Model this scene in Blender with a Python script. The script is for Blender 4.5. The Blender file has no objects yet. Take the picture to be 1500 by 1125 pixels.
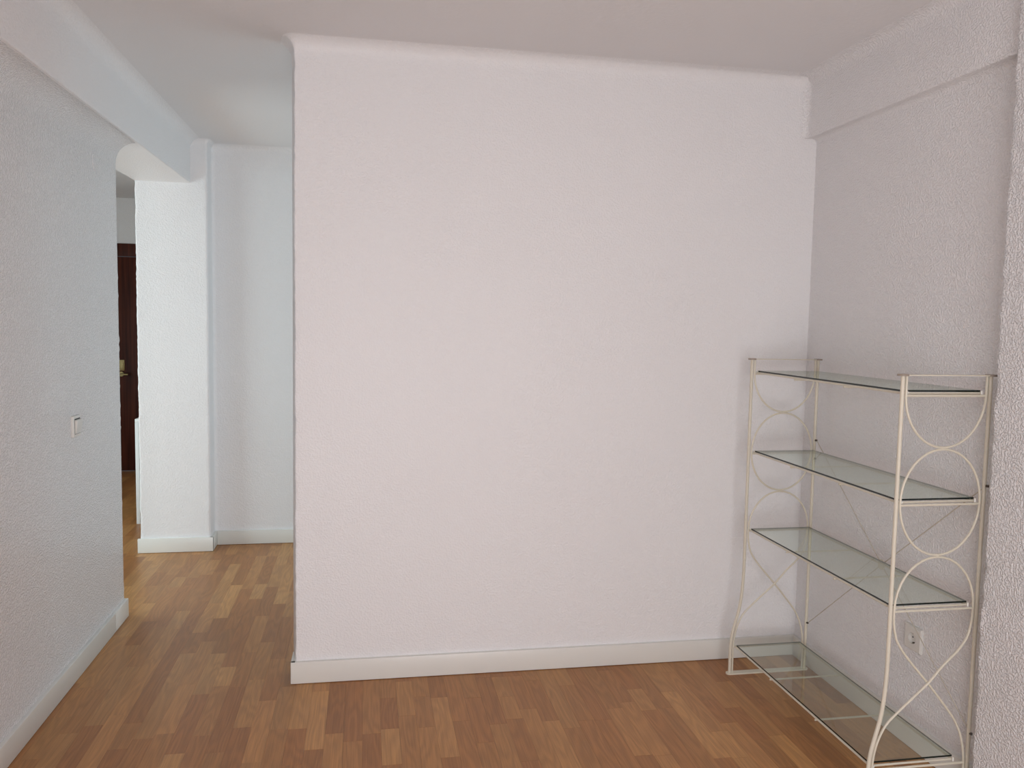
import bpy, bmesh, math, random
from mathutils import Vector, Matrix

S = bpy.context.scene
COL = S.collection
R = math.radians

# ------------------------------------------------------------------ camera
FPX, YAW, PITCH, ROLL, CAMZ = 1197.89, 0.1775, -0.0771, 0.0177, 1.456
fw = Vector((math.sin(YAW)*math.cos(PITCH), math.cos(YAW)*math.cos(PITCH), math.sin(PITCH)))
rt0 = Vector((math.cos(YAW), -math.sin(YAW), 0)); up0 = rt0.cross(fw)
rt = rt0*math.cos(ROLL) + up0*math.sin(ROLL)
up = up0*math.cos(ROLL) - rt0*math.sin(ROLL)
cam = bpy.data.objects.new('camera', bpy.data.cameras.new('camera'))
COL.objects.link(cam)
cam.data.sensor_width = 36.0
cam.data.lens = FPX/1500*36.0
cam.data.clip_start = 0.05
cam.matrix_world = Matrix(((rt.x, up.x, -fw.x, 0), (rt.y, up.y, -fw.y, 0), (rt.z, up.z, -fw.z, CAMZ), (0, 0, 0, 1)))
S.camera = cam

# ------------------------------------------------------------------ world, lights, exposure
w = bpy.data.worlds.new('world'); S.world = w; w.use_nodes = True
w.node_tree.nodes['Background'].inputs[0].default_value = (0.75, 0.86, 1.0, 1)
w.node_tree.nodes['Background'].inputs[1].default_value = 0.6

def area(name, loc, direction, sx, sy, power, color, spread=180):
    l = bpy.data.lights.new(name, 'AREA'); l.shape = 'RECTANGLE'; l.size = sx; l.size_y = sy
    l.energy = power; l.color = color; l.spread = R(spread)
    o = bpy.data.objects.new(name, l); COL.objects.link(o); o.location = loc
    o.rotation_euler = Vector(direction).to_track_quat('-Z', 'Y').to_euler()
    return o
# daylight through the balcony door behind the camera and the balcony door of the far room
area('balcony_daylight', (0.2, -1.38, 0.85), (0, 1, 0), 1.8, 1.65, 69, (0.975, 0.965, 0.985))
area('hall_fill', (1.46, 4.40, 1.10), (-1, 0, 0), 1.6, 1.8, 10.5, (0.74, 0.95, 1.0))  # added fill lamp, no known source; lifts the hall back wall
area('far_room_daylight', (-3.47, 4.1, 1.05), (1, 0.0, 0), 1.8, 2.0, 57, (0.78, 0.965, 1.0))
sl = bpy.data.lights.new('sun', 'SUN'); sl.energy = 6.0; sl.angle = R(0.6); sl.color = (0.94, 0.98, 1.0)
sun = bpy.data.objects.new('sun', sl); COL.objects.link(sun); sun.location = (-9, 4, 10)   # falls on the far room's floor by its balcony door
sun.rotation_euler = Vector((0.5, -0.04, -0.86)).to_track_quat('-Z', 'Y').to_euler()
S.view_settings.view_transform = 'Standard'
S.view_settings.look = 'None'
S.view_settings.gamma = 1.0
S.view_settings.use_curve_mapping = False
S.view_settings.exposure = 0.0

# ------------------------------------------------------------------ dimensions (metres)
H = 2.505
YF, XP = 3.2606, -0.2701             # front partition: face and left end
XS, ZS = 1.834, 2.2466               # soffit on the right
XR = 1.8803                          # alcove wall
XQ, YQ = 1.806, 2.092                # pillar corner at the right edge
XL, YE, XI = -1.1378, 4.1018, -1.35  # left wall: face, end, far side
XB, ZB = -1.0365, 2.2435             # beam on the left
YC, XC, YH = 5.2268, -0.941, 5.3693  # column and hall back wall
HB, TB = 0.0895, 0.015               # baseboard
YBK = -1.3                           # wall behind the camera
rng = random.Random(7)

# ------------------------------------------------------------------ materials
def nt(name):
    m = bpy.data.materials.new(name); m.use_nodes = True
    t = m.node_tree; b = t.nodes['Principled BSDF']
    return m, t, b
def N(t, kind, **kw):
    n = t.nodes.new(kind)
    for k, v in kw.items():
        if k.startswith('i_'):
            key = k[2:]; key = int(key) if key.isdigit() else key.replace('_', ' ')
            n.inputs[key].default_value = v
        else: setattr(n, k, v)
    return n
def plain(name, col, rough=0.5, metal=0.0, spec=0.5, coat=0.0):
    m, t, b = nt(name)
    b.inputs['Base Color'].default_value = (*col, 1); b.inputs['Roughness'].default_value = rough
    b.inputs['Metallic'].default_value = metal; b.inputs['Specular IOR Level'].default_value = spec
    b.inputs['Coat Weight'].default_value = coat
    nz = N(t, 'ShaderNodeTexNoise', i_Scale=40.0, i_Detail=3.0)
    tc = N(t, 'ShaderNodeTexCoord'); t.links.new(tc.outputs['Object'], nz.inputs['Vector'])
    mr = N(t, 'ShaderNodeMapRange', i_3=rough*0.9, i_4=min(1, rough*1.1))
    t.links.new(nz.outputs[0], mr.inputs[0]); t.links.new(mr.outputs[0], b.inputs['Roughness'])
    return m
def plaster(name, col, dist, scale, rough, spec, lo=0.40, hi=0.66):
    """gotele: sprayed orange peel relief under satin paint; dist = height of the lumps in metres"""
    m, t, b = nt(name); L = t.links
    geo = N(t, 'ShaderNodeNewGeometry')
    n1 = N(t, 'ShaderNodeTexNoise', i_Scale=scale, i_Detail=1.2, i_Roughness=0.45)
    n3 = N(t, 'ShaderNodeTexNoise', i_Scale=2.2, i_Detail=1.0)
    for n in (n1, n3): L.new(geo.outputs['Position'], n.inputs['Vector'])
    r1 = N(t, 'ShaderNodeMapRange', i_1=lo, i_2=hi, interpolation_type='SMOOTHSTEP'); L.new(n1.outputs[0], r1.inputs[0])
    bp = N(t, 'ShaderNodeBump', i_Strength=1.0, i_Distance=dist); L.new(r1.outputs[0], bp.inputs['Height'])
    L.new(bp.outputs[0], b.inputs['Normal'])
    mx = N(t, 'ShaderNodeMix', data_type='RGBA')
    mx.inputs[6].default_value = (col[0]*0.975, col[1]*0.97, col[2]*0.97, 1); mx.inputs[7].default_value = (*col, 1)
    L.new(n3.outputs[0], mx.inputs[0]); L.new(mx.outputs[2], b.inputs['Base Color'])
    b.inputs['Roughness'].default_value = rough; b.inputs['Specular IOR Level'].default_value = spec
    return m
WALL = (0.86, 0.85, 0.855)
M = {}
M['wall'] = plaster('fine_white_plaster', WALL, 0.0008, 135.0, 0.42, 0.45)
M['rough'] = plaster('rough_white_plaster', WALL, 0.0030, 150.0, 0.19, 0.65)
M['alcove'] = plaster('alcove_white_plaster', WALL, 0.0018, 150.0, 0.3, 0.5)
M['soft'] = plaster('soft_white_plaster', WALL, 0.0009, 120.0, 0.45, 0.4)
M['ceil'] = plaster('smooth_ceiling_paint', (0.82, 0.81, 0.815), 0.0002, 60.0, 0.8, 0.2)
M['base'] = plain('white_baseboard_lacquer', (0.78, 0.765, 0.72), 0.35)
M['metal'] = plain('cream_enamelled_steel', (0.70, 0.648, 0.535), 0.38, 0.0, 0.5)
M['wire'] = plain('dull_taupe_wire', (0.55, 0.495, 0.415), 0.42)
M['cap'] = plain('taupe_cap', (0.33, 0.27, 0.22), 0.5)
M['peg'] = plain('white_peg_plastic', (0.8, 0.78, 0.72), 0.4)
M['edge_lit_through'] = plain('glass_edge_lit_through', (0.20, 0.20, 0.17), 0.2)  # same glass edge, with the light seen through it painted into the colour
M['edge'] = plain('glass_edge', (0.004, 0.012, 0.010), 0.12, 0.0, 0.5)
M['plastic'] = plain('white_switch_plastic', (0.74, 0.72, 0.68), 0.32)
M['dark'] = plain('dark_gap', (0.02, 0.02, 0.02), 0.6)
M['screw'] = plain('dark_screw', (0.10, 0.085, 0.07), 0.45, 0.6)
M['brass'] = plain('worn_brass', (0.30, 0.235, 0.11), 0.42, 0.9)
M['white_metal'] = plain('white_painted_steel', (0.78, 0.79, 0.78), 0.4)
M['table_top'] = plain('grey_table_glass', (0.32, 0.33, 0.33), 0.15)
M['sub'] = plain('dark_underlay', (0.07, 0.04, 0.022), 0.8)

def glass_mat():
    m = bpy.data.materials.new('clear_greenish_glass'); m.use_nodes = True
    t = m.node_tree; t.nodes.clear(); L = t.links
    o = N(t, 'ShaderNodeOutputMaterial'); tr = N(t, 'ShaderNodeBsdfTransparent'); gl = N(t, 'ShaderNodeBsdfGlossy')
    tr.inputs[0].default_value = (0.925, 0.955, 0.935, 1)
    gl.inputs[0].default_value = (0.95, 1.0, 0.97, 1); gl.inputs['Roughness'].default_value = 0.02
    fr = N(t, 'ShaderNodeFresnel', i_IOR=1.5)
    ge = N(t, 'ShaderNodeNewGeometry'); mr = N(t, 'ShaderNodeMapRange', i_3=1.5, i_4=1/1.5)   # a thin pane: same reflection from both sides
    L.new(ge.outputs['Backfacing'], mr.inputs[0]); L.new(mr.outputs[0], fr.inputs['IOR'])
    mx = N(t, 'ShaderNodeMixShader')
    L.new(fr.outputs[0], mx.inputs[0]); L.new(tr.outputs[0], mx.inputs[1]); L.new(gl.outputs[0], mx.inputs[2])
    L.new(mx.outputs[0], o.inputs[0])
    return m
M['glass'] = glass_mat()

def wood(name, stuff):
    m, t, b = nt(name); L = t.links
    if stuff:
        at = N(t, 'ShaderNodeAttribute', attribute_name='tone'); colsock = at.outputs['Color']
        g = N(t, 'ShaderNodeNewGeometry'); pos = g.outputs['Position']
    else:
        oi = N(t, 'ShaderNodeObjectInfo'); colsock = oi.outputs['Color']
        tc = N(t, 'ShaderNodeTexCoord')
        off = N(t, 'ShaderNodeVectorMath', operation='SCALE'); off.inputs[0].default_value = (3.1, 17.0, 9.0)
        L.new(oi.outputs['Random'], off.inputs['Scale'])
        ad = N(t, 'ShaderNodeVectorMath', operation='ADD'); L.new(tc.outputs['Object'], ad.inputs[0]); L.new(off.outputs[0], ad.inputs[1])
        pos = ad.outputs[0]
    # fine pores
    mp = N(t, 'ShaderNodeMapping'); mp.inputs['Scale'].default_value = (330, 5, 60); L.new(pos, mp.inputs[0])
    n1 = N(t, 'ShaderNodeTexNoise', i_Scale=1.0, i_Detail=4.0, i_Roughness=0.65); L.new(mp.outputs[0], n1.inputs['Vector'])
    # broad cathedral figure
    mp2 = N(t, 'ShaderNodeMapping'); mp2.inputs['Scale'].default_value = (18, 2.4, 10); L.new(pos, mp2.inputs[0])
    n2 = N(t, 'ShaderNodeTexNoise', i_Scale=1.0, i_Detail=1.0, i_Roughness=0.4); L.new(mp2.outputs[0], n2.inputs['Vector'])
    mu = N(t, 'ShaderNodeMath', operation='MULTIPLY', i_1=46.0); L.new(n2.outputs[0], mu.inputs[0])
    sn = N(t, 'ShaderNodeMath', operation='SINE'); L.new(mu.outputs[0], sn.inputs[0])
    mr = N(t, 'ShaderNodeMapRange', i_1=-1.0, i_2=1.0, i_3=0.88, i_4=1.035); L.new(sn.outputs[0], mr.inputs[0])
    mr1 = N(t, 'ShaderNodeMapRange', i_1=0.3, i_2=0.7, i_3=0.82, i_4=1.14); L.new(n1.outputs[0], mr1.inputs[0])
    k = N(t, 'ShaderNodeMath', operation='MULTIPLY'); L.new(mr.outputs[0], k.inputs[0]); L.new(mr1.outputs[0], k.inputs[1])
    sc = N(t, 'ShaderNodeVectorMath', operation='SCALE'); L.new(colsock, sc.inputs[0]); L.new(k.outputs[0], sc.inputs['Scale'])
    L.new(sc.outputs[0], b.inputs['Base Color'])
    b.inputs['Roughness'].default_value = 0.36; b.inputs['Specular IOR Level'].default_value = 0.42
    bp = N(t, 'ShaderNodeBump', i_Strength=0.12, i_Distance=0.0004); L.new(n1.outputs[0], bp.inputs['Height']); L.new(bp.outputs[0], b.inputs['Normal'])
    return m
M['wood'] = wood('beech_laminate', False)
M['wood_field'] = wood('beech_laminate_field', True)

def doorwood():
    m, t, b = nt('dark_mahogany'); L = t.links
    tc = N(t, 'ShaderNodeTexCoord'); mp = N(t, 'ShaderNodeMapping'); mp.inputs['Scale'].default_value = (40, 40, 1.6)
    L.new(tc.outputs['Object'], mp.inputs[0])
    n = N(t, 'ShaderNodeTexNoise', i_Scale=1.0, i_Detail=4.0); L.new(mp.outputs[0], n.inputs['Vector'])
    cr = N(t, 'ShaderNodeValToRGB'); L.new(n.outputs[0], cr.inputs[0])
    cr.color_ramp.elements[0].color = (0.035, 0.006, 0.003, 1); cr.color_ramp.elements[1].color = (0.10, 0.022, 0.009, 1)
    cr.color_ramp.elements[0].position = 0.3; cr.color_ramp.elements[1].position = 0.75
    L.new(cr.outputs[0], b.inputs['Base Color']); b.inputs['Roughness'].default_value = 0.5; b.inputs['Specular IOR Level'].default_value = 0.2
    return m
M['mahogany'] = doorwood()

# ------------------------------------------------------------------ mesh helpers
def finish(name, bm, mats, parent=None, smooth=35, recalc=True):
    if recalc: bmesh.ops.recalc_face_normals(bm, faces=bm.faces[:])
    me = bpy.data.meshes.new(name); bm.to_mesh(me); bm.free()
    for m in (mats if isinstance(mats, (list, tuple)) else [mats]): me.materials.append(m)
    if smooth:
        for p in me.polygons: p.use_smooth = True
        me.set_sharp_from_angle(angle=R(smooth))
    o = bpy.data.objects.new(name, me); COL.objects.link(o)
    if parent: o.parent = parent
    return o
def empty(name, loc=(0, 0, 0)):
    o = bpy.data.objects.new(name, None); o.empty_display_size = 0.05; o.location = loc; COL.objects.link(o); return o
def tag(o, label, cat, kind=None, group=None):
    o['label'] = label; o['category'] = cat
    if kind: o['kind'] = kind
    if group: o['group'] = group
    return o
def box(bm, x0, x1, y0, y1, z0, z1, bev=0.0, seg=2):
    b = bmesh.new()
    bmesh.ops.create_cube(b, size=1.0)
    for v in b.verts:
        v.co = Vector((x0+(v.co.x+.5)*(x1-x0), y0+(v.co.y+.5)*(y1-y0), z0+(v.co.z+.5)*(z1-z0)))
    if bev: bmesh.ops.bevel(b, geom=b.edges[:], offset=bev, segments=seg, profile=0.5, affect='EDGES')
    me = bpy.data.meshes.new('tmp'); b.to_mesh(me); b.free(); bm.from_mesh(me); bpy.data.meshes.remove(me)
def tube(bm, pts, r, n=10, caps=True):
    pts = [Vector(p) for p in pts]; rings = []
    t0 = (pts[1]-pts[0]).normalized()
    ref = Vector((0, 1, 0)) if abs(t0.y) < 0.9 else Vector((1, 0, 0))
    u = t0.cross(ref).normalized(); prev = t0
    for i, p in enumerate(pts):
        if i == 0: t = t0
        elif i == len(pts)-1: t = (pts[i]-pts[i-1]).normalized()
        else: t = ((pts[i+1]-p).normalized()+(p-pts[i-1]).normalized()).normalized()
        q = prev.rotation_difference(t); u = q @ u; u = (u-t*u.dot(t)).normalized(); prev = t
        v = t.cross(u)
        rings.append([bm.verts.new(p+(u*math.cos(2*math.pi*k/n)+v*math.sin(2*math.pi*k/n))*r) for k in range(n)])
    for a, b in zip(rings, rings[1:]):
        for k in range(n): bm.faces.new((a[k], a[(k+1) % n], b[(k+1) % n], b[k]))
    if caps:
        bm.faces.new(rings[0][::-1]); bm.faces.new(rings[-1])
def closed_tube(bm, pts, r, n=8):
    pts = [Vector(p) for p in pts]; m = len(pts); rings = []
    for i, p in enumerate(pts):
        t = (pts[(i+1) % m]-pts[i-1]).normalized(); v = Vector((0, 1, 0)); u = t.cross(v).normalized()
        rings.append([bm.verts.new(p+(u*math.cos(2*math.pi*k/n)+v*math.sin(2*math.pi*k/n))*r) for k in range(n)])
    for i in range(m):
        a, b = rings[i], rings[(i+1) % m]
        for k in range(n): bm.faces.new((a[k], a[(k+1) % n], b[(k+1) % n], b[k]))
def cyl(bm, c, axis, r, h, n=16, r2=None):
    d = Vector(axis).normalized(); c = Vector(c)
    ref = Vector((0, 0, 1)) if abs(d.z) < 0.9 else Vector((1, 0, 0))
    u = d.cross(ref).normalized(); v = d.cross(u); r2 = r if r2 is None else r2
    A = [bm.verts.new(c+(u*math.cos(2*math.pi*k/n)+v*math.sin(2*math.pi*k/n))*r) for k in range(n)]
    B = [bm.verts.new(c+d*h+(u*math.cos(2*math.pi*k/n)+v*math.sin(2*math.pi*k/n))*r2) for k in range(n)]
    for k in range(n): bm.faces.new((A[k], A[(k+1) % n], B[(k+1) % n], B[k]))
    bm.faces.new(A[::-1]); bm.faces.new(B)
def catmull(pts, k=6):
    P = [Vector(p) for p in pts]; P = [2*P[0]-P[1]]+P+[2*P[-1]-P[-2]]; out = []
    for i in range(1, len(P)-2):
        for j in range(k):
            t = j/k; a, b, c, d = P[i-1:i+3]
            out.append(0.5*((2*b)+(c-a)*t+(2*a-5*b+4*c-d)*t*t+(3*b-a-3*c+d)*t**3))
    out.append(P[-2]); return out

def round_path(path, radii, seg=4):
    """replace corners of a 2D polyline by arcs; returns points and a flag per point (True = on a corner)"""
    out, flag = [], []
    for i, p in enumerate(path):
        r = radii.get(i, 0)
        if r == 0 or i in (0, len(path)-1): out.append(Vector(p)); flag.append(False); continue
        p = Vector(p); a = (Vector(path[i-1])-p).normalized(); b = (Vector(path[i+1])-p).normalized()
        ang = a.angle(b); d = r/math.tan(ang/2); c = p+(a+b).normalized()*(r/math.sin(ang/2))
        s = p+a*d-c; e = p+b*d-c; tot = s.angle(e); sg = 1 if s.x*e.y-s.y*e.x > 0 else -1
        for k in range(seg+1):
            th = sg*tot*k/seg
            out.append(c+Vector((s.x*math.cos(th)-s.y*math.sin(th), s.x*math.sin(th)+s.y*math.cos(th)))); flag.append(i)
    return out, flag
def stack(name, path, radii, side, z0, cove, mat, jitter=0.0011, closed=False, z1=H, step=0.014, extra=None):
    """a wall skin: a plan path carried up in levels, curving into the ceiling by a cove; exposed corners slightly ragged"""
    pts, flag = round_path(path, radii)
    q, g = [], []
    for i in range(len(pts)):            # plain columns on both sides of a ragged corner keep the faces flat
        if i and flag[i] != flag[i-1]:
            d = pts[i]-pts[i-1]; k1, k2 = min(0.2, 0.010/d.length), min(0.4, 0.016/d.length)
            if flag[i-1]: q += [pts[i-1]+d*k1, pts[i-1]+d*k2]; g += [False, False]
            if flag[i]: q += [pts[i]-d*k2, pts[i]-d*k1]; g += [False, False]
        q.append(pts[i]); g.append(flag[i])
    pts, flag = q, g
    n = len(pts); nor = []
    for i in range(n):
        ds = []
        if i > 0: ds.append((pts[i]-pts[i-1]).normalized())
        if i < n-1: ds.append((pts[i+1]-pts[i]).normalized())
        ns = [Vector((-d.y, d.x))*side for d in ds]
        nor.append(ns[0] if len(ns) == 1 else (ns[0]+ns[1])/(1+ns[0].dot(ns[1])))
    zs = []; z = z0
    while z < z1-cove-0.001: zs.append((z, 0.0)); z += step
    for k in range(9):
        th = math.pi/2*k/8
        zs.append((z1-cove+(cove+0.0015)*math.sin(th), cove-cove*math.cos(th)))
    zs.append((z1+0.03, cove))
    bm = bmesh.new(); rows = []
    rg = random.Random(len(name)*13+len(path)); j = 0.0
    for z, off in zs:
        j = 0.55*j+rg.gauss(0, jitter)
        row = []
        for i in range(n):
            q = pts[i]+nor[i]*(off+(j if flag[i] and off == 0 else 0))
            row.append(bm.verts.new((q.x, q.y, z)))
        rows.append(row)
    for a, b in zip(rows, rows[1:]):
        for i in range(n-1): bm.faces.new((a[i], a[i+1], b[i+1], b[i]))
        if closed: bm.faces.new((a[-1], a[0], b[0], b[-1]))
    if extra: extra(bm)
    if closed:
        bm.faces.new(rows[-1]); bm.faces.new(rows[0])
    return finish(name, bm, mat, smooth=40)
def sweep_y(bm, prof, y0, y1, ends=True):
    """profile in x,z swept along y"""
    A = [bm.verts.new((x, y0, z)) for x, z in prof]; B = [bm.verts.new((x, y1, z)) for x, z in prof]
    n = len(prof)
    for i in range(n): bm.faces.new((A[i], A[(i+1) % n], B[(i+1) % n], B[i]))
    if ends: bm.faces.new(A[::-1]); bm.faces.new(B)
def arc(cx, cz, r, a0, a1, k=8, rz=None):
    rz = r if rz is None else rz
    return [(cx+r*math.cos(R(a0+(a1-a0)*i/k)), cz+rz*math.sin(R(a0+(a1-a0)*i/k))) for i in range(k+1)]

# ------------------------------------------------------------------ STRUCTURE
# ceiling
bm = bmesh.new(); box(bm, -3.7, 2.4, YBK-0.15, 8.2, H, H+0.12)
tag(finish('ceiling', bm, M['ceil'], smooth=0), 'plain off-white ceiling running from the room into the hall', 'ceiling', 'structure')

# front partition (its left end flares a touch towards the hall)
stack('wall_front', [(2.05, YF+0.1), (2.05, YF), (XP, YF), (XP-0.0165, YF+0.1)], {2: 0.006}, 1, 0.0, 0.055, M['wall'], closed=True)
o = bpy.data.objects['wall_front']; tag(o, 'large blank white plastered partition wall facing the camera', 'wall', 'structure')

# soffit above the alcove: cove, face, rounded lower edge, underside; plus the fillets at both ends
prof = [(2.05, H)] + arc(XS-0.05, H-0.05, 0.05, 90, 0, 8) + arc(XS+0.006, ZS+0.006, 0.006, 180, 270, 3) + [(XR+0.01, ZS), (2.05, ZS)]
bm = bmesh.new(); sweep_y(bm, prof, YQ-0.02, YF+0.02)
def fillet_v(bm, x, y, sx, sy, r, z0, z1, k=7):
    """concave vertical fillet in the corner at x,y opening towards sx,sy"""
    cx, cy = x+sx*r, y+sy*r; A, B = [], []
    for i in range(k+1):
        th = math.pi/2*i/k
        px, py = cx-sx*r*math.cos(th), cy-sy*r*math.sin(th)
        A.append(bm.verts.new((px, py, z0))); B.append(bm.verts.new((px, py, z1)))
    c0 = bm.verts.new((x, y, z0)); c1 = bm.verts.new((x, y, z1))
    for i in range(k): bm.faces.new((A[i], A[i+1], B[i+1], B[i]))
    bm.faces.new(A+[c0]); bm.faces.new(B+[c1])
fillet_v(bm, XS, YF, -1, -1, 0.028, ZS, H-0.01)
tag(finish('trim_1', bm, M['alcove'], smooth=40), 'white boxed soffit beam above the alcove with the glass shelving', 'beam', 'structure')

# alcove wall with a small cove below the soffit
prof = [(2.05, ZS), (XR-0.016, ZS)] + arc(XR-0.022, ZS-0.022, 0.022, 90, 0, 5) + [(XR, 0), (2.05, 0)]
bm = bmesh.new(); sweep_y(bm, prof, YQ-0.02, YF+0.02)
tag(finish('wall_right', bm, M['alcove'], smooth=40), 'white rough plastered alcove wall behind the shelving, with a socket', 'wall', 'structure')

# pillar / wall at the right edge
stack('trim_2', [(2.05, YBK), (XQ, YBK), (XQ, YQ), (2.05, YQ)], {2: 0.008}, 1, 0.0, 0.05, M['rough'], closed=True, jitter=0.0013)
tag(bpy.data.objects['trim_2'], 'white rough plastered pillar at the right edge, nearer than the alcove', 'pillar', 'structure')

# beam along the left
prof = [(XI, H)] + arc(XB+0.06, H-0.06, 0.06, 90, 180, 8) + arc(XB-0.006, ZB+0.006, 0.006, 0, -90, 3) + [(XI, ZB)]
bm = bmesh.new(); sweep_y(bm, prof, YBK, YC+0.02)
tag(finish('trim_3', bm, M['soft'], smooth=40), 'long white ceiling beam above the left wall and its doorway', 'beam', 'structure')

# left wall: face curves out under the beam; ragged end at the doorway
bm = bmesh.new(); rows = []; rg = random.Random(3); j = 0
lev = [(i*0.014, XL) for i in range(int((ZB-0.1)/0.014)+1)]
for i in range(1, 11):
    th = math.pi/2*i/10
    lev.append((ZB-0.1+0.1*math.sin(th), XL+0.088*(1-math.cos(th))))
for z, x in lev:
    j = 0.55*j+rg.gauss(0, 0.0013)
    c = []
    for q in ((x, YBK), (x, YE-0.034), (x, YE-0.022), (x, YE-0.008), (x-0.0024+j, YE-0.0024+j), (x-0.008, YE+j*0.5), (x-0.022, YE), (x-0.034, YE), (XI, YE), (XI, YBK)):
        c.append(bm.verts.new((q[0], q[1], z)))
    rows.append(c)
for a, b in zip(rows, rows[1:]):
    for i in range(10): bm.faces.new((a[i], a[(i+1) % 10], b[(i+1) % 10], b[i]))
bm.faces.new(rows[0]); bm.faces.new(rows[-1])
tag(finish('wall_left', bm, M['rough'], smooth=40), 'rough glossy white plastered wall on the left, ending at the doorway', 'wall', 'structure')

# column at the far side of the doorway + wall of the far room behind it
stack('trim_4', [(XI, 8.1), (XI, YC), (XC, YC), (XC, YH+0.05), (XI+0.12, YH+0.05), (XI+0.12, 8.1)], {1: 0.006, 2: 0.012}, -1, 0.0, 0.035, M['wall'], closed=True, jitter=0.0007)
tag(bpy.data.objects['trim_4'], 'bright white plastered column on the far side of the doorway', 'pillar', 'structure')
# hall back wall
stack('wall_back', [(XC-0.02, YH), (1.5, YH)], {}, -1, 0.0, 0.045, M['soft'])
bmx = bmesh.new(); bmx.from_mesh(bpy.data.objects['wall_back'].data)
box(bmx, XC-0.02, 1.5, YH+0.002, YH+0.1, 0, H)
fillet_v(bmx, XC, YH, 1, -1, 0.022, 0, H-0.01)
bmx.to_mesh(bpy.data.objects['wall_back'].data); bmx.free()
tag(bpy.data.objects['wall_back'], 'smooth white wall at the back of the hall', 'wall', 'structure')

def wall_hole(name, axis, pos, th, a0, a1, h0, h1, z0, z1, label, mat):
    """wall normal to an axis, spanning a0..a1, with an opening h0..h1 by z0..z1"""
    bm = bmesh.new()
    for p0, p1, q0, q1 in ((a0, h0, 0, H), (h1, a1, 0, H), (h0, h1, 0, z0), (h0, h1, z1, H)):
        if p1-p0 < 1e-4 or q1-q0 < 1e-4: continue
        if axis == 'y': box(bm, p0, p1, pos, pos+th, q0, q1)
        else: box(bm, pos, pos+th, p0, p1, q0, q1)
    tag(finish(name, bm, mat, smooth=0), label, 'wall', 'structure')
wall_hole('wall_rear', 'y', YBK-0.12, 0.12, -1.35, 2.05, -0.7, 1.1, 0.02, 1.7, 'white wall behind the viewpoint with the balcony opening', M['wall'])
wall_hole('wall_hall', 'x', 1.40, 0.12, YF+0.1, YH, 3.55, 5.25, 0.15, 2.1, 'white end wall of the hall with an opening added for the fill lamp, out of view', M['soft'])
wall_hole('wall_far_left', 'x', -3.52, 0.12, 1.2, 8.1, 3.15, 5.05, 0.02, 2.1, 'white side wall of the far room with its window opening', M['soft'])
bm = bmesh.new(); box(bm, -3.4, XI, 1.08, 1.2, 0, H)
tag(finish('wall_far_near', bm, M['soft'], smooth=0), 'near wall of the far room, out of view', 'wall', 'structure')
YD = 8.026
bm = bmesh.new(); box(bm, -3.4, -2.37, YD, YD+0.12, 0, H); box(bm, -1.43, XI+0.1, YD, YD+0.12, 0, H); box(bm, -2.37, -1.43, YD, YD+0.12, 2.095, H)
tag(finish('wall_far_back', bm, M['soft'], smooth=0), 'dim bluish wall of the far room above the dark door', 'wall', 'structure')

# ------------------------------------------------------------------ baseboards
def board(name, boxes, label=None, parent=None):
    bm = bmesh.new()
    for b in boxes: box(bm, *b, 0.0015, HB, bev=0.0025, seg=2)
    o = finish(name, bm, M['base'], parent, smooth=40)
    if label: tag(o, label, 'baseboard', 'structure')
    return o
board('baseboard_front', [(XP-TB-0.004, XR-0.002, YF-TB, YF+0.004), (XP-TB-0.004, XP, YF-TB+0.0005, YF+0.1)], 'white baseboard along the foot of the big partition wall')
board('baseboard_right', [(XR-TB, XR+0.004, YQ+0.002, YF-TB)], 'white baseboard in the alcove behind the glass shelving')
bl = tag(empty('baseboard_left', (XL, 2.0, 0)), 'white baseboard of two boards along the left wall', 'baseboard', 'structure')
for b in ([(XL-0.004, XL+TB, YBK, 3.912)], [(XL-0.004, XL+TB, 3.9135, YE+TB), (XI, XL, YE-0.004, YE+TB)]):
    o = board('board', b); o.parent = bl; o.matrix_parent_inverse = Matrix.Translation((-XL, -2.0, 0))
board('baseboard_column', [(XI-TB, XC+TB, YC-TB, YC+0.004), (XC-0.004, XC+TB, YC-TB+0.0005, YH)], 'white baseboard wrapped around the foot of the column')
board('baseboard_back', [(XC+TB, 1.4, YH-TB, YH+0.004)], 'white baseboard along the hall back wall')

# ------------------------------------------------------------------ floor
FX0, FX1, FY0, FY1 = -3.4, 2.05, YBK-0.1, 8.1
bm = bmesh.new(); box(bm, FX0-0.1, FX1, FY0, FY1+0.05, -0.08, -0.007)
floor = tag(finish('floor', bm, M['sub'], smooth=0), 'beech laminate strip floor running into the hall', 'floor', 'structure')
PW = 0.0646
TONES = [(0.25*0.41+0.75*a*1.77, 0.25*0.192+0.75*b*1.58, 0.25*0.067+0.75*c*1.04) for a, b, c in [(0.245, 0.125, 0.060), (0.285, 0.150, 0.075), (0.225, 0.108, 0.050), (0.200, 0.090, 0.040), (0.310, 0.175, 0.092),
         (0.260, 0.138, 0.068), (0.235, 0.118, 0.056), (0.205, 0.092, 0.042), (0.270, 0.148, 0.076), (0.215, 0.100, 0.046)]]
LENS = [0.18, 0.24, 0.29, 0.34, 0.39, 0.44, 0.50]
GAP = 0.0004
plank_mesh = {}
def plank_me(L):
    if L not in plank_mesh:
        b = bmesh.new(); box(b, -PW/2+GAP/2, PW/2-GAP/2, -L/2+GAP/2, L/2-GAP/2, -0.007, 0.0)
        me = bpy.data.meshes.new('plank'); b.to_mesh(me); b.free(); me.materials.append(M['wood']); plank_mesh[L] = me
    return plank_mesh[L]
def proj(x, y, z):
    d = Vector((x, y, z-CAMZ)); q = d.dot(fw)
    return (750+FPX*d.dot(rt)/q, 562.5-FPX*d.dot(up)/q) if q > 0.05 else (-9999, -9999)
cands = []
i0 = int(math.floor((FX0+0.0365)/PW)); i1 = int(math.ceil((FX1)/PW))
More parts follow.
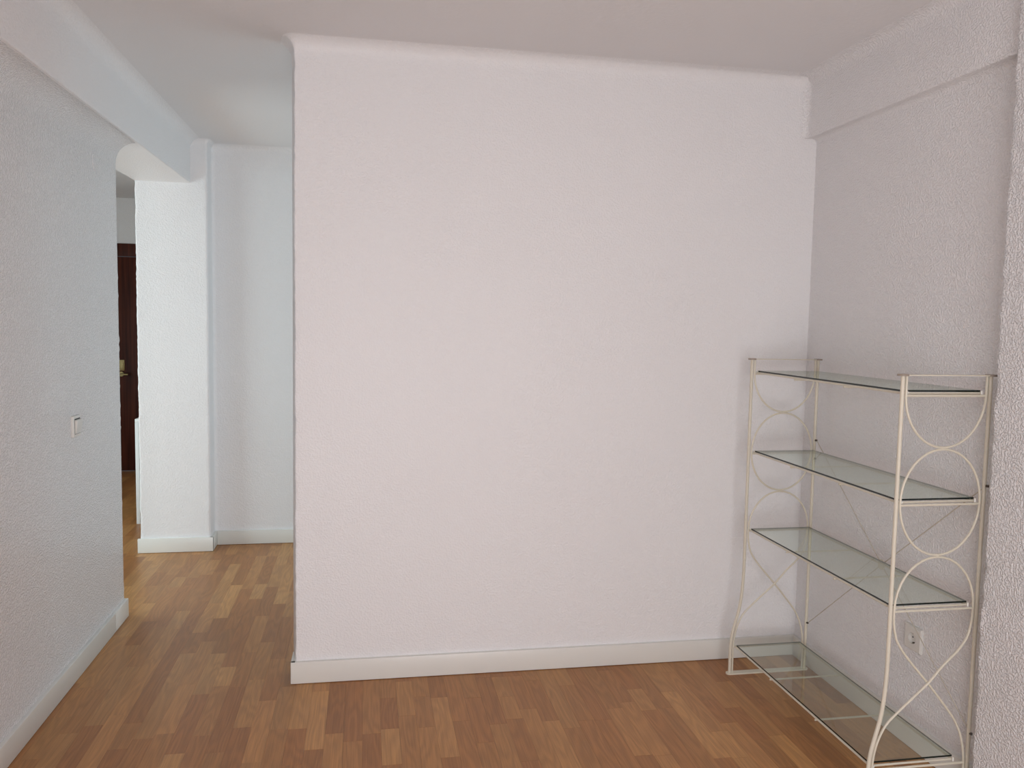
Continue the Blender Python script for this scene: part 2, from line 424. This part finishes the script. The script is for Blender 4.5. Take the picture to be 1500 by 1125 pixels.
for i in range(i0, i1):
    xc = -0.1365+PW*(i+0.5)
    if xc < FX0 or xc > FX1: continue
    rg = random.Random(i*31+5); y = FY0-rg.random()*0.4
    while y < FY1:
        L = rg.choice(LENS); cands.append((xc, y+L/2, L, rg.choice(TONES), rg.uniform(0.93, 1.07))); y += L
def visible(c):
    x, y, L = c[:3]; hit = 0
    for fy in (-0.5, 0.0, 0.5):
        u, v = proj(x, y+fy*L, 0)
        if not (-15 < u < 1515 and v < 1150): continue
        yy = y+fy*L
        if -1.16 < x < 1.87 and yy < YF: hit = 1
        elif yy >= YF and -1.35 < x < -0.2 and yy < YH and 196 < u+20 and u < 445 and (x > XL or yy > YE): hit = 1
        elif x <= XL and yy > YE and 172 < u < 207: hit = 1
    return hit
vis = [c for c in cands if visible(c)]
vis.sort(key=lambda c: c[2]/max(0.5, c[1]**2 + c[0]**2), reverse=True)
chosen = set(id(c) for c in vis[:300])
fb = bmesh.new(); tone = fb.loops.layers.float_color.new('tone')
for c in cands:
    x, y, L, t, k = c
    if id(c) in chosen:
        o = bpy.data.objects.new('plank', plank_me(L)); COL.objects.link(o); o.parent = floor
        o.location = (x, y, rng.uniform(-0.00012, 0)); o.color = (t[0]*k, t[1]*k, t[2]*k, 1)
    else:
        n0 = len(fb.faces); box(fb, x-PW/2+GAP/2, x+PW/2-GAP/2, y-L/2+GAP/2, y+L/2-GAP/2, -0.007, 0)
        fb.faces.ensure_lookup_table()
        for f in fb.faces[n0:]:
            for lp in f.loops: lp[tone] = (t[0]*k, t[1]*k, t[2]*k, 1)
o = finish('plank_field', fb, M['wood_field'], floor, smooth=0, recalc=False); o['kind'] = 'stuff'
print('planks visible', len(vis), 'individual', len(chosen))

# ------------------------------------------------------------------ far room door
door = tag(empty('door_1', (-1.9, YD, 0)), 'dark mahogany door with brass fittings in the far room', 'door', 'structure')
def child(name, bm, mat, parent, origin, smooth=35):
    o = finish(name, bm, mat, parent, smooth); o.matrix_parent_inverse = Matrix.Translation(-Vector(origin)); return o
DO = (-1.9, YD, 0)
bm = bmesh.new(); box(bm, -2.37, -2.30, YD-0.015, YD+0.1, 0, 2.095, 0.003); child('door_casing', bm, M['mahogany'], door, DO)
bm = bmesh.new(); box(bm, -1.50, -1.43, YD-0.015, YD+0.1, 0, 2.095, 0.003); child('door_casing', bm, M['mahogany'], door, DO)
bm = bmesh.new(); box(bm, -2.30, -1.50, YD-0.015, YD+0.1, 1.98, 2.095, 0.003); child('door_casing', bm, M['mahogany'], door, DO)
bm = bmesh.new(); box(bm, -2.295, -1.505, YD-0.004, YD+0.036, 0.005, 1.975, 0.003)
leaf = child('door_leaf', bm, M['mahogany'], door, DO)
bm = bmesh.new(); box(bm, -2.236, -2.184, YD-0.010, YD-0.002, 0.935, 1.035, 0.003)
cyl(bm, (-2.205, YD-0.010, 1.0), (0, -1, 0), 0.012, 0.010, 16)
lp = child('lock_plate', bm, M['brass'], leaf, DO); lp.matrix_parent_inverse = Matrix()
bm = bmesh.new(); cyl(bm, (-2.212, YD-0.004, 0.905), (0, -1, 0), 0.022, 0.010, 20)
tube(bm, [(-2.212, YD-0.012, 0.905), (-2.212, YD-0.05, 0.905), (-2.205, YD-0.056, 0.905), (-2.145, YD-0.056, 0.903)], 0.0085, 10)
lh = child('lever_handle', bm, M['brass'], leaf, DO); lh.matrix_parent_inverse = Matrix()

# ------------------------------------------------------------------ console table in the far room
TX0, TX1, TY0, TY1, TZ = -1.566, -1.375, 5.965, 6.665, 0.735
ct = tag(empty('console_table', (TX0, TY0, 0)), 'slim white metal console table half hidden behind the white column', 'table')
TO = (TX0, TY0, 0); q = 0.025
for x, y in ((TX0, TY0), (TX1-q, TY0), (TX0, TY1-q), (TX1-q, TY1-q)):
    bm = bmesh.new(); box(bm, x, x+q, y, y+q, 0, TZ-q, 0.002); child('leg', bm, M['white_metal'], ct, TO)
for z, hh in ((TZ-q, q), (0.59, 0.02), (0.092, 0.018)):
    bm = bmesh.new()
    for y in (TY0, TY1-q): box(bm, TX0+(0 if z > .7 else q), TX1-(0 if z > .7 else q), y+0.001, y+q-0.001, z, z+hh, 0.0015)
    for x in (TX0, TX1-q): box(bm, x+0.001, x+q-0.001, TY0+q-0.002, TY1-q+0.002, z, z+hh, 0.0015)
    child('frame_rail', bm, M['white_metal'], ct, TO)
bm = bmesh.new(); box(bm, TX0+q-0.004, TX1-q+0.004, TY0+q-0.004, TY1-q+0.004, TZ-0.008, TZ-0.001, 0.001); child('table_top', bm, M['table_top'], ct, TO)

# ------------------------------------------------------------------ light switch, round cover, socket
SY, SZ = 3.480, 1.009
sw = tag(empty('light_switch', (XL, SY, SZ)), 'white square rocker light switch on the left wall', 'switch')
SO = (XL, SY, SZ)
bm = bmesh.new(); box(bm, XL-0.003, XL+0.010, SY-0.042, SY+0.042, SZ-0.042, SZ+0.042, 0.003, 3); child('frame_plate', bm, M['plastic'], sw, SO)
bm = bmesh.new(); box(bm, XL+0.008, XL+0.0108, SY-0.031, SY+0.031, SZ-0.031, SZ+0.031, 0.0005); child('rocker_gap', bm, M['dark'], sw, SO)
bm = bmesh.new()
pr = [(XL+0.009, -0.0295), (XL+0.012, -0.0295), (XL+0.0155, -0.02), (XL+0.0185, 0.0), (XL+0.0205, 0.018), (XL+0.0205, 0.0265), (XL+0.009, 0.0265)]
sweep_y(bm, [(x, SZ+z) for x, z in pr], SY-0.0295, SY+0.0295)
bmesh.ops.bevel(bm, geom=bm.edges[:], offset=0.0012, segments=2, affect='EDGES'); child('rocker', bm, M['plastic'], sw, SO)

CY, CZ = 3.81, 2.10
bm = bmesh.new(); cyl(bm, (XL-0.002, CY, CZ), (1, 0, 0), 0.048, 0.0046, 40, 0.046)
bmesh.ops.bevel(bm, geom=[e for e in bm.edges if all(abs(v.co.x-XL-0.0026) < 1e-4 for v in e.verts)], offset=0.0014, segments=2, affect='EDGES')
tag(finish('junction_cover', bm, M['rough']), 'round painted-over junction cover high on the left wall by the doorway', 'cover')

EY, EZ = 2.4715, 0.383
so = tag(empty('wall_socket', (XR, EY, EZ)), 'white square power socket low on the alcove wall behind the shelving', 'socket')
EO = (XR, EY, EZ)
def disc_ring(bm, x, r0, r1, n=32):
    A = [bm.verts.new((x, EY+r0*math.cos(2*math.pi*k/n), EZ+r0*math.sin(2*math.pi*k/n))) for k in range(n)]
    B = [bm.verts.new((x, EY+r1*math.cos(2*math.pi*k/n), EZ+r1*math.sin(2*math.pi*k/n))) for k in range(n)]
    for k in range(n): bm.faces.new((A[k], A[(k+1) % n], B[(k+1) % n], B[k]))
    return A, B
# plate with a round well: outer frame (square) bridged to the circle
bm = bmesh.new(); n = 32; xf = XR-0.011; hs = 0.0425
sq = []; ci = []; bk = []
for k in range(n):
    a = 2*math.pi*k/n; c, s = math.cos(a), math.sin(a); m_ = max(abs(c), abs(s))
    sq.append(bm.verts.new((xf+0.0, EY+(hs-0.003)*c/m_, EZ+(hs-0.003)*s/m_))); ci.append(bm.verts.new((xf-0.001, EY+0.0215*c, EZ+0.0215*s)))
    bk.append(bm.verts.new((XR+0.002, EY+hs*c/m_, EZ+hs*s/m_)))
fr = [bm.verts.new((xf+0.003, v.co.y+(0.003 if v.co.y > EY else -0.003)*(abs(v.co.y-EY) > hs-0.0032), v.co.z+(0.003 if v.co.z > EZ else -0.003)*(abs(v.co.z-EZ) > hs-0.0032))) for v in sq]
for k in range(n):
    k2 = (k+1) % n
    bm.faces.new((sq[k], sq[k2], ci[k2], ci[k])); bm.faces.new((fr[k], fr[k2], sq[k2], sq[k])); bm.faces.new((bk[k], bk[k2], fr[k2], fr[k]))
child('cover_plate', bm, M['plastic'], so, EO)
bm = bmesh.new()
A, B = disc_ring(bm, xf-0.001, 0.0215, 0.0195)
C = [bm.verts.new((XR-0.0006, EY+0.0190*math.cos(2*math.pi*k/n), EZ+0.0190*math.sin(2*math.pi*k/n))) for k in range(n)]
for k in range(n): bm.faces.new((B[k], B[(k+1) % n], C[(k+1) % n], C[k]))
bm.faces.new(C); child('socket_well', bm, M['plastic'], so, EO, smooth=30)
for dy in (-0.0095, 0.0095):
    bm = bmesh.new(); cyl(bm, (XR-0.0004, EY+dy, EZ), (-1, 0, 0), 0.0028, 0.0012, 14); child('pin_hole', bm, M['dark'], so, EO)
for dz in (-0.0165, 0.0165):
    bm = bmesh.new(); box(bm, XR-0.008, XR-0.001, EY-0.003, EY+0.003, EZ+dz-0.0015, EZ+dz+0.0015, 0.0005); child('earth_clip', bm, M['screw'], so, EO)

# ------------------------------------------------------------------ glass shelving unit
YN, YFR = 2.151, 3.1036            # near and far end frames
XF, XBK, ZT = 1.549, 1.841, 1.3205 # front post, back post, top
RO = (1.70, 2.627, 0)
rack = tag(empty('shelf_unit', RO), 'cream metal shelving unit with four clear glass shelves and ring-scroll ends in the alcove', 'shelf')
def rpart(name, bm, mat=None, parent=None): return child(name, bm, mat or M['metal'], parent or rack, RO)
RP, RR = 0.0062, 0.0036            # radius of posts, of scroll rods
XM = (1.5615+1.8285)/2; AX = (1.8285-1.5615)/2   # ring centre, half-width
def ell(cz, az, y, a0, a1, k):
    return [(XM+AX*math.cos(R(a0+(a1-a0)*i/k)), y, cz+az*math.sin(R(a0+(a1-a0)*i/k))) for i in range(k+1)]
SHELF = [1.262, 0.9345, 0.6115, 0.1205]   # height of the rails under the glass
for y in (YN, YFR):
    # front post, curving outwards near the foot
    zz = catmull([(XF, y, ZT-0.004), (XF, y, 1.0), (XF, y, 0.7), (XF, y, 0.48), (XF-0.0015, y, 0.40), (XF-0.006, y, 0.335), (XF-0.0145, y, 0.275), (XF-0.029, y, 0.218), (XF-0.0405, y, 0.170), (XF-0.0455, y, 0.125), (XF-0.0465, y, 0.07), (XF-0.0465, y, 0.003)], 5)
    bm = bmesh.new(); tube(bm, zz, RP, 12); rpart('front_post', bm)
    bm = bmesh.new(); tube(bm, [(XBK, y, 0.003), (XBK, y, ZT-0.004)], RP, 12); rpart('back_post', bm)
    # flat strips at the top and on the floor, rounded ends
    for nm, z, h_, x0, x1 in (('top_strip', ZT-0.004, 0.003, XF, XBK), ('foot_strip', 0.0, 0.006, XF-0.0465, XBK)):
        bm = bmesh.new(); wd = 0.011 if nm == 'top_strip' else 0.0135; out = []
        for i in range(9): a = R(90+180*i/8); out.append((x0-0.002+wd*math.cos(a), y+wd*math.sin(a)))
        for i in range(9): a = R(-90+180*i/8); out.append((x1+0.002+wd*math.cos(a), y+wd*math.sin(a)))
        A = [bm.verts.new((p[0], p[1], z)) for p in out]; B = [bm.verts.new((p[0], p[1], z+h_)) for p in out]
        for k in range(len(A)): bm.faces.new((A[k], A[(k+1) % len(A)], B[(k+1) % len(A)], B[k]))
        bm.faces.new(A[::-1]); bm.faces.new(B); rpart(nm, bm)
    for x in (XF, XBK):
        bm = bmesh.new(); cyl(bm, (x, y, ZT-0.005), (0, 0, 1), 0.0165, 0.0055, 20)
        o = rpart('post_cap', bm, M['cap']); o['label'] = 'taupe disc cap on top of a post'
    # half ring at the top, its ends running up to the strip
    pts = [(XM-AX, y, ZT-0.004)] + ell(1.262, 0.1600, y, 180, 360, 32) + [(XM+AX, y, ZT-0.004)]
    bm = bmesh.new(); tube(bm, pts, RR, 8); rpart('half_ring', bm)
    bm = bmesh.new(); closed_tube(bm, ell(0.9365, 0.1605, y, 0, 360, 48)[:-1], RR); rpart('ring', bm)
    # lower scroll: upper half ellipse flowing into crossing rods that end at the feet
    for sgn in (-1, 1):
        dy = 0.0032*sgn
        xx = lambda x: x
        top = [(XM-sgn*AX*math.sin(R(a)), y, 0.612+0.158*math.cos(R(a))) for a in range(0, 91, 10)]
        if sgn == 1:   # left half of the arch, crosses to the back foot
            low = [(1.5625, 0.575), (1.5690, 0.540), (1.5800, 0.510), (1.6080, 0.470), (1.6480, 0.4240), (1.6880, 0.380), (1.7342, 0.325), (1.7830, 0.263), (1.8040, 0.2250), (1.8150, 0.195), (1.8225, 0.165), (1.8275, 0.130), (1.8290, 0.09), (1.8290, 0.004)]
        else:
            low = [(1.8275, 0.575), (1.8210, 0.540), (1.8100, 0.510), (1.7820, 0.474), (1.7360, 0.432), (1.6880, 0.380), (1.6272, 0.3255), (1.5610, 0.264), (1.5357, 0.2204), (1.5232, 0.1827), (1.5170, 0.145), (1.5145, 0.11), (1.5145, 0.05), (1.5145, 0.004)]
        low3 = catmull([top[-1]]+[(x, y+dy*max(0, 1-abs(z-0.385)/0.18), z) for x, z in low], 4)
        bm = bmesh.new(); tube(bm, top[:-1]+low3, RR, 8); rpart('scroll_rod', bm)
    # little weld lugs where rings meet
    for z in (1.0990, 0.7730):
        bm = bmesh.new(); box(bm, XM-0.004, XM+0.004, y-0.003, y+0.003, z-0.004, z+0.004, 0.001); rpart('ring_lug', bm)

GX = [(1.5665, 1.8255), (1.5665, 1.8255), (1.5640, 1.8225), (1.5195, 1.8045)]
GY0, GY1 = 2.1660, 3.0885
for i, z in enumerate(SHELF):
    x0, x1 = GX[i]
    # rails under the long edges of the glass, end rods, cross rods
    for nm, x in (('front_rail', x0-0.0005), ('back_rail', x1-0.004)):
        bm = bmesh.new(); tube(bm, [(x, YN+0.012, z+0.0008), (x, YFR-0.012, z+0.0008)], 0.0036, 8); rpart(nm, bm)
    for y, s in ((YN, 1), (YFR, -1)):
        bm = bmesh.new(); xa, xb = (XM-AX, XM+AX) if i < 3 else (1.5145, 1.829)
        tube(bm, [(xa, y+0.001*s, z-0.005), (xb, y+0.001*s, z-0.005)], 0.0036, 8)
        rpart('end_rod', bm)
        bm = bmesh.new(); tube(bm, [(x0-0.0005, y+0.0150*s, z+0.0008), (x1-0.004, y+0.0150*s, z+0.0008)], 0.0034, 8); rpart('end_rail', bm)
    for f in (1/3, 2/3):
        y = YN+(YFR-YN)*f
        bm = bmesh.new(); tube(bm, [(x0-0.006, y, z-0.005), (x1+0.004, y, z-0.005)], 0.0034, 8); rpart('cross_rod', bm)
    # pegs that keep the glass from sliding
    for y, s in ((YN, 1), (YFR, -1)):
        for x in (x0+0.004, x1-0.006):
            bm = bmesh.new(); cyl(bm, (x, y+0.0085*s, z-0.003), (0, 0, 1), 0.0032, 0.0125, 12, 0.0026)
            o = rpart('glass_peg', bm, M['peg'])
        bm = bmesh.new(); cyl(bm, (x0-0.0005, y+0.004*s, z+0.004), (1, 0, 0), 0.0030, 0.006, 10); rpart('glass_peg', bm, M['peg'])
    # glass pane: clear faces, dark green cut edges; back and far edges painted paler for light showing through
    zg = z+0.0048
    bm = bmesh.new(); box(bm, x0, x1, GY0+0.0065, GY1-0.0065, zg, zg+0.0055)
    for f in bm.faces: f.material_index = 0 if abs(f.normal.z) > 0.9 else 1
    bm.normal_update()
    for f in bm.faces: f.material_index = 0 if abs(f.normal.z) > 0.9 else (1 if f.normal.x+f.normal.y < 0 else 2)
    o = rpart('glass_shelf', bm, [M['glass'], M['edge'], M['edge_lit_through']])
# crossed wire brace across the back, with its hub and screws
xb = XBK+0.004; hub = (xb, 2.6249, 0.598)
ends = [(xb, YN-0.004, 0.985), (xb, YN, 0.210), (xb, YFR-0.01, 0.983), (xb, YFR-0.008, 0.2045)]
for e in ends:
    d = (Vector(hub)-Vector(e)).normalized()
    bm = bmesh.new(); tube(bm, [e, Vector(hub)-d*0.012], 0.0018, 6); rpart('brace_wire', bm, M['wire'])
    bm = bmesh.new(); cyl(bm, (xb-0.004, e[1]+(0.004 if e[1] > 2.5 else -0.003), e[2]), (0.6, -1 if e[1] < 2.5 else -1, 0), 0.0042, 0.008, 10); rpart('brace_screw', bm, M['screw'])
bm = bmesh.new(); cyl(bm, (xb-0.003, hub[1], hub[2]), (1, 0, 0), 0.019, 0.004, 24)
rpart('brace_hub', bm)
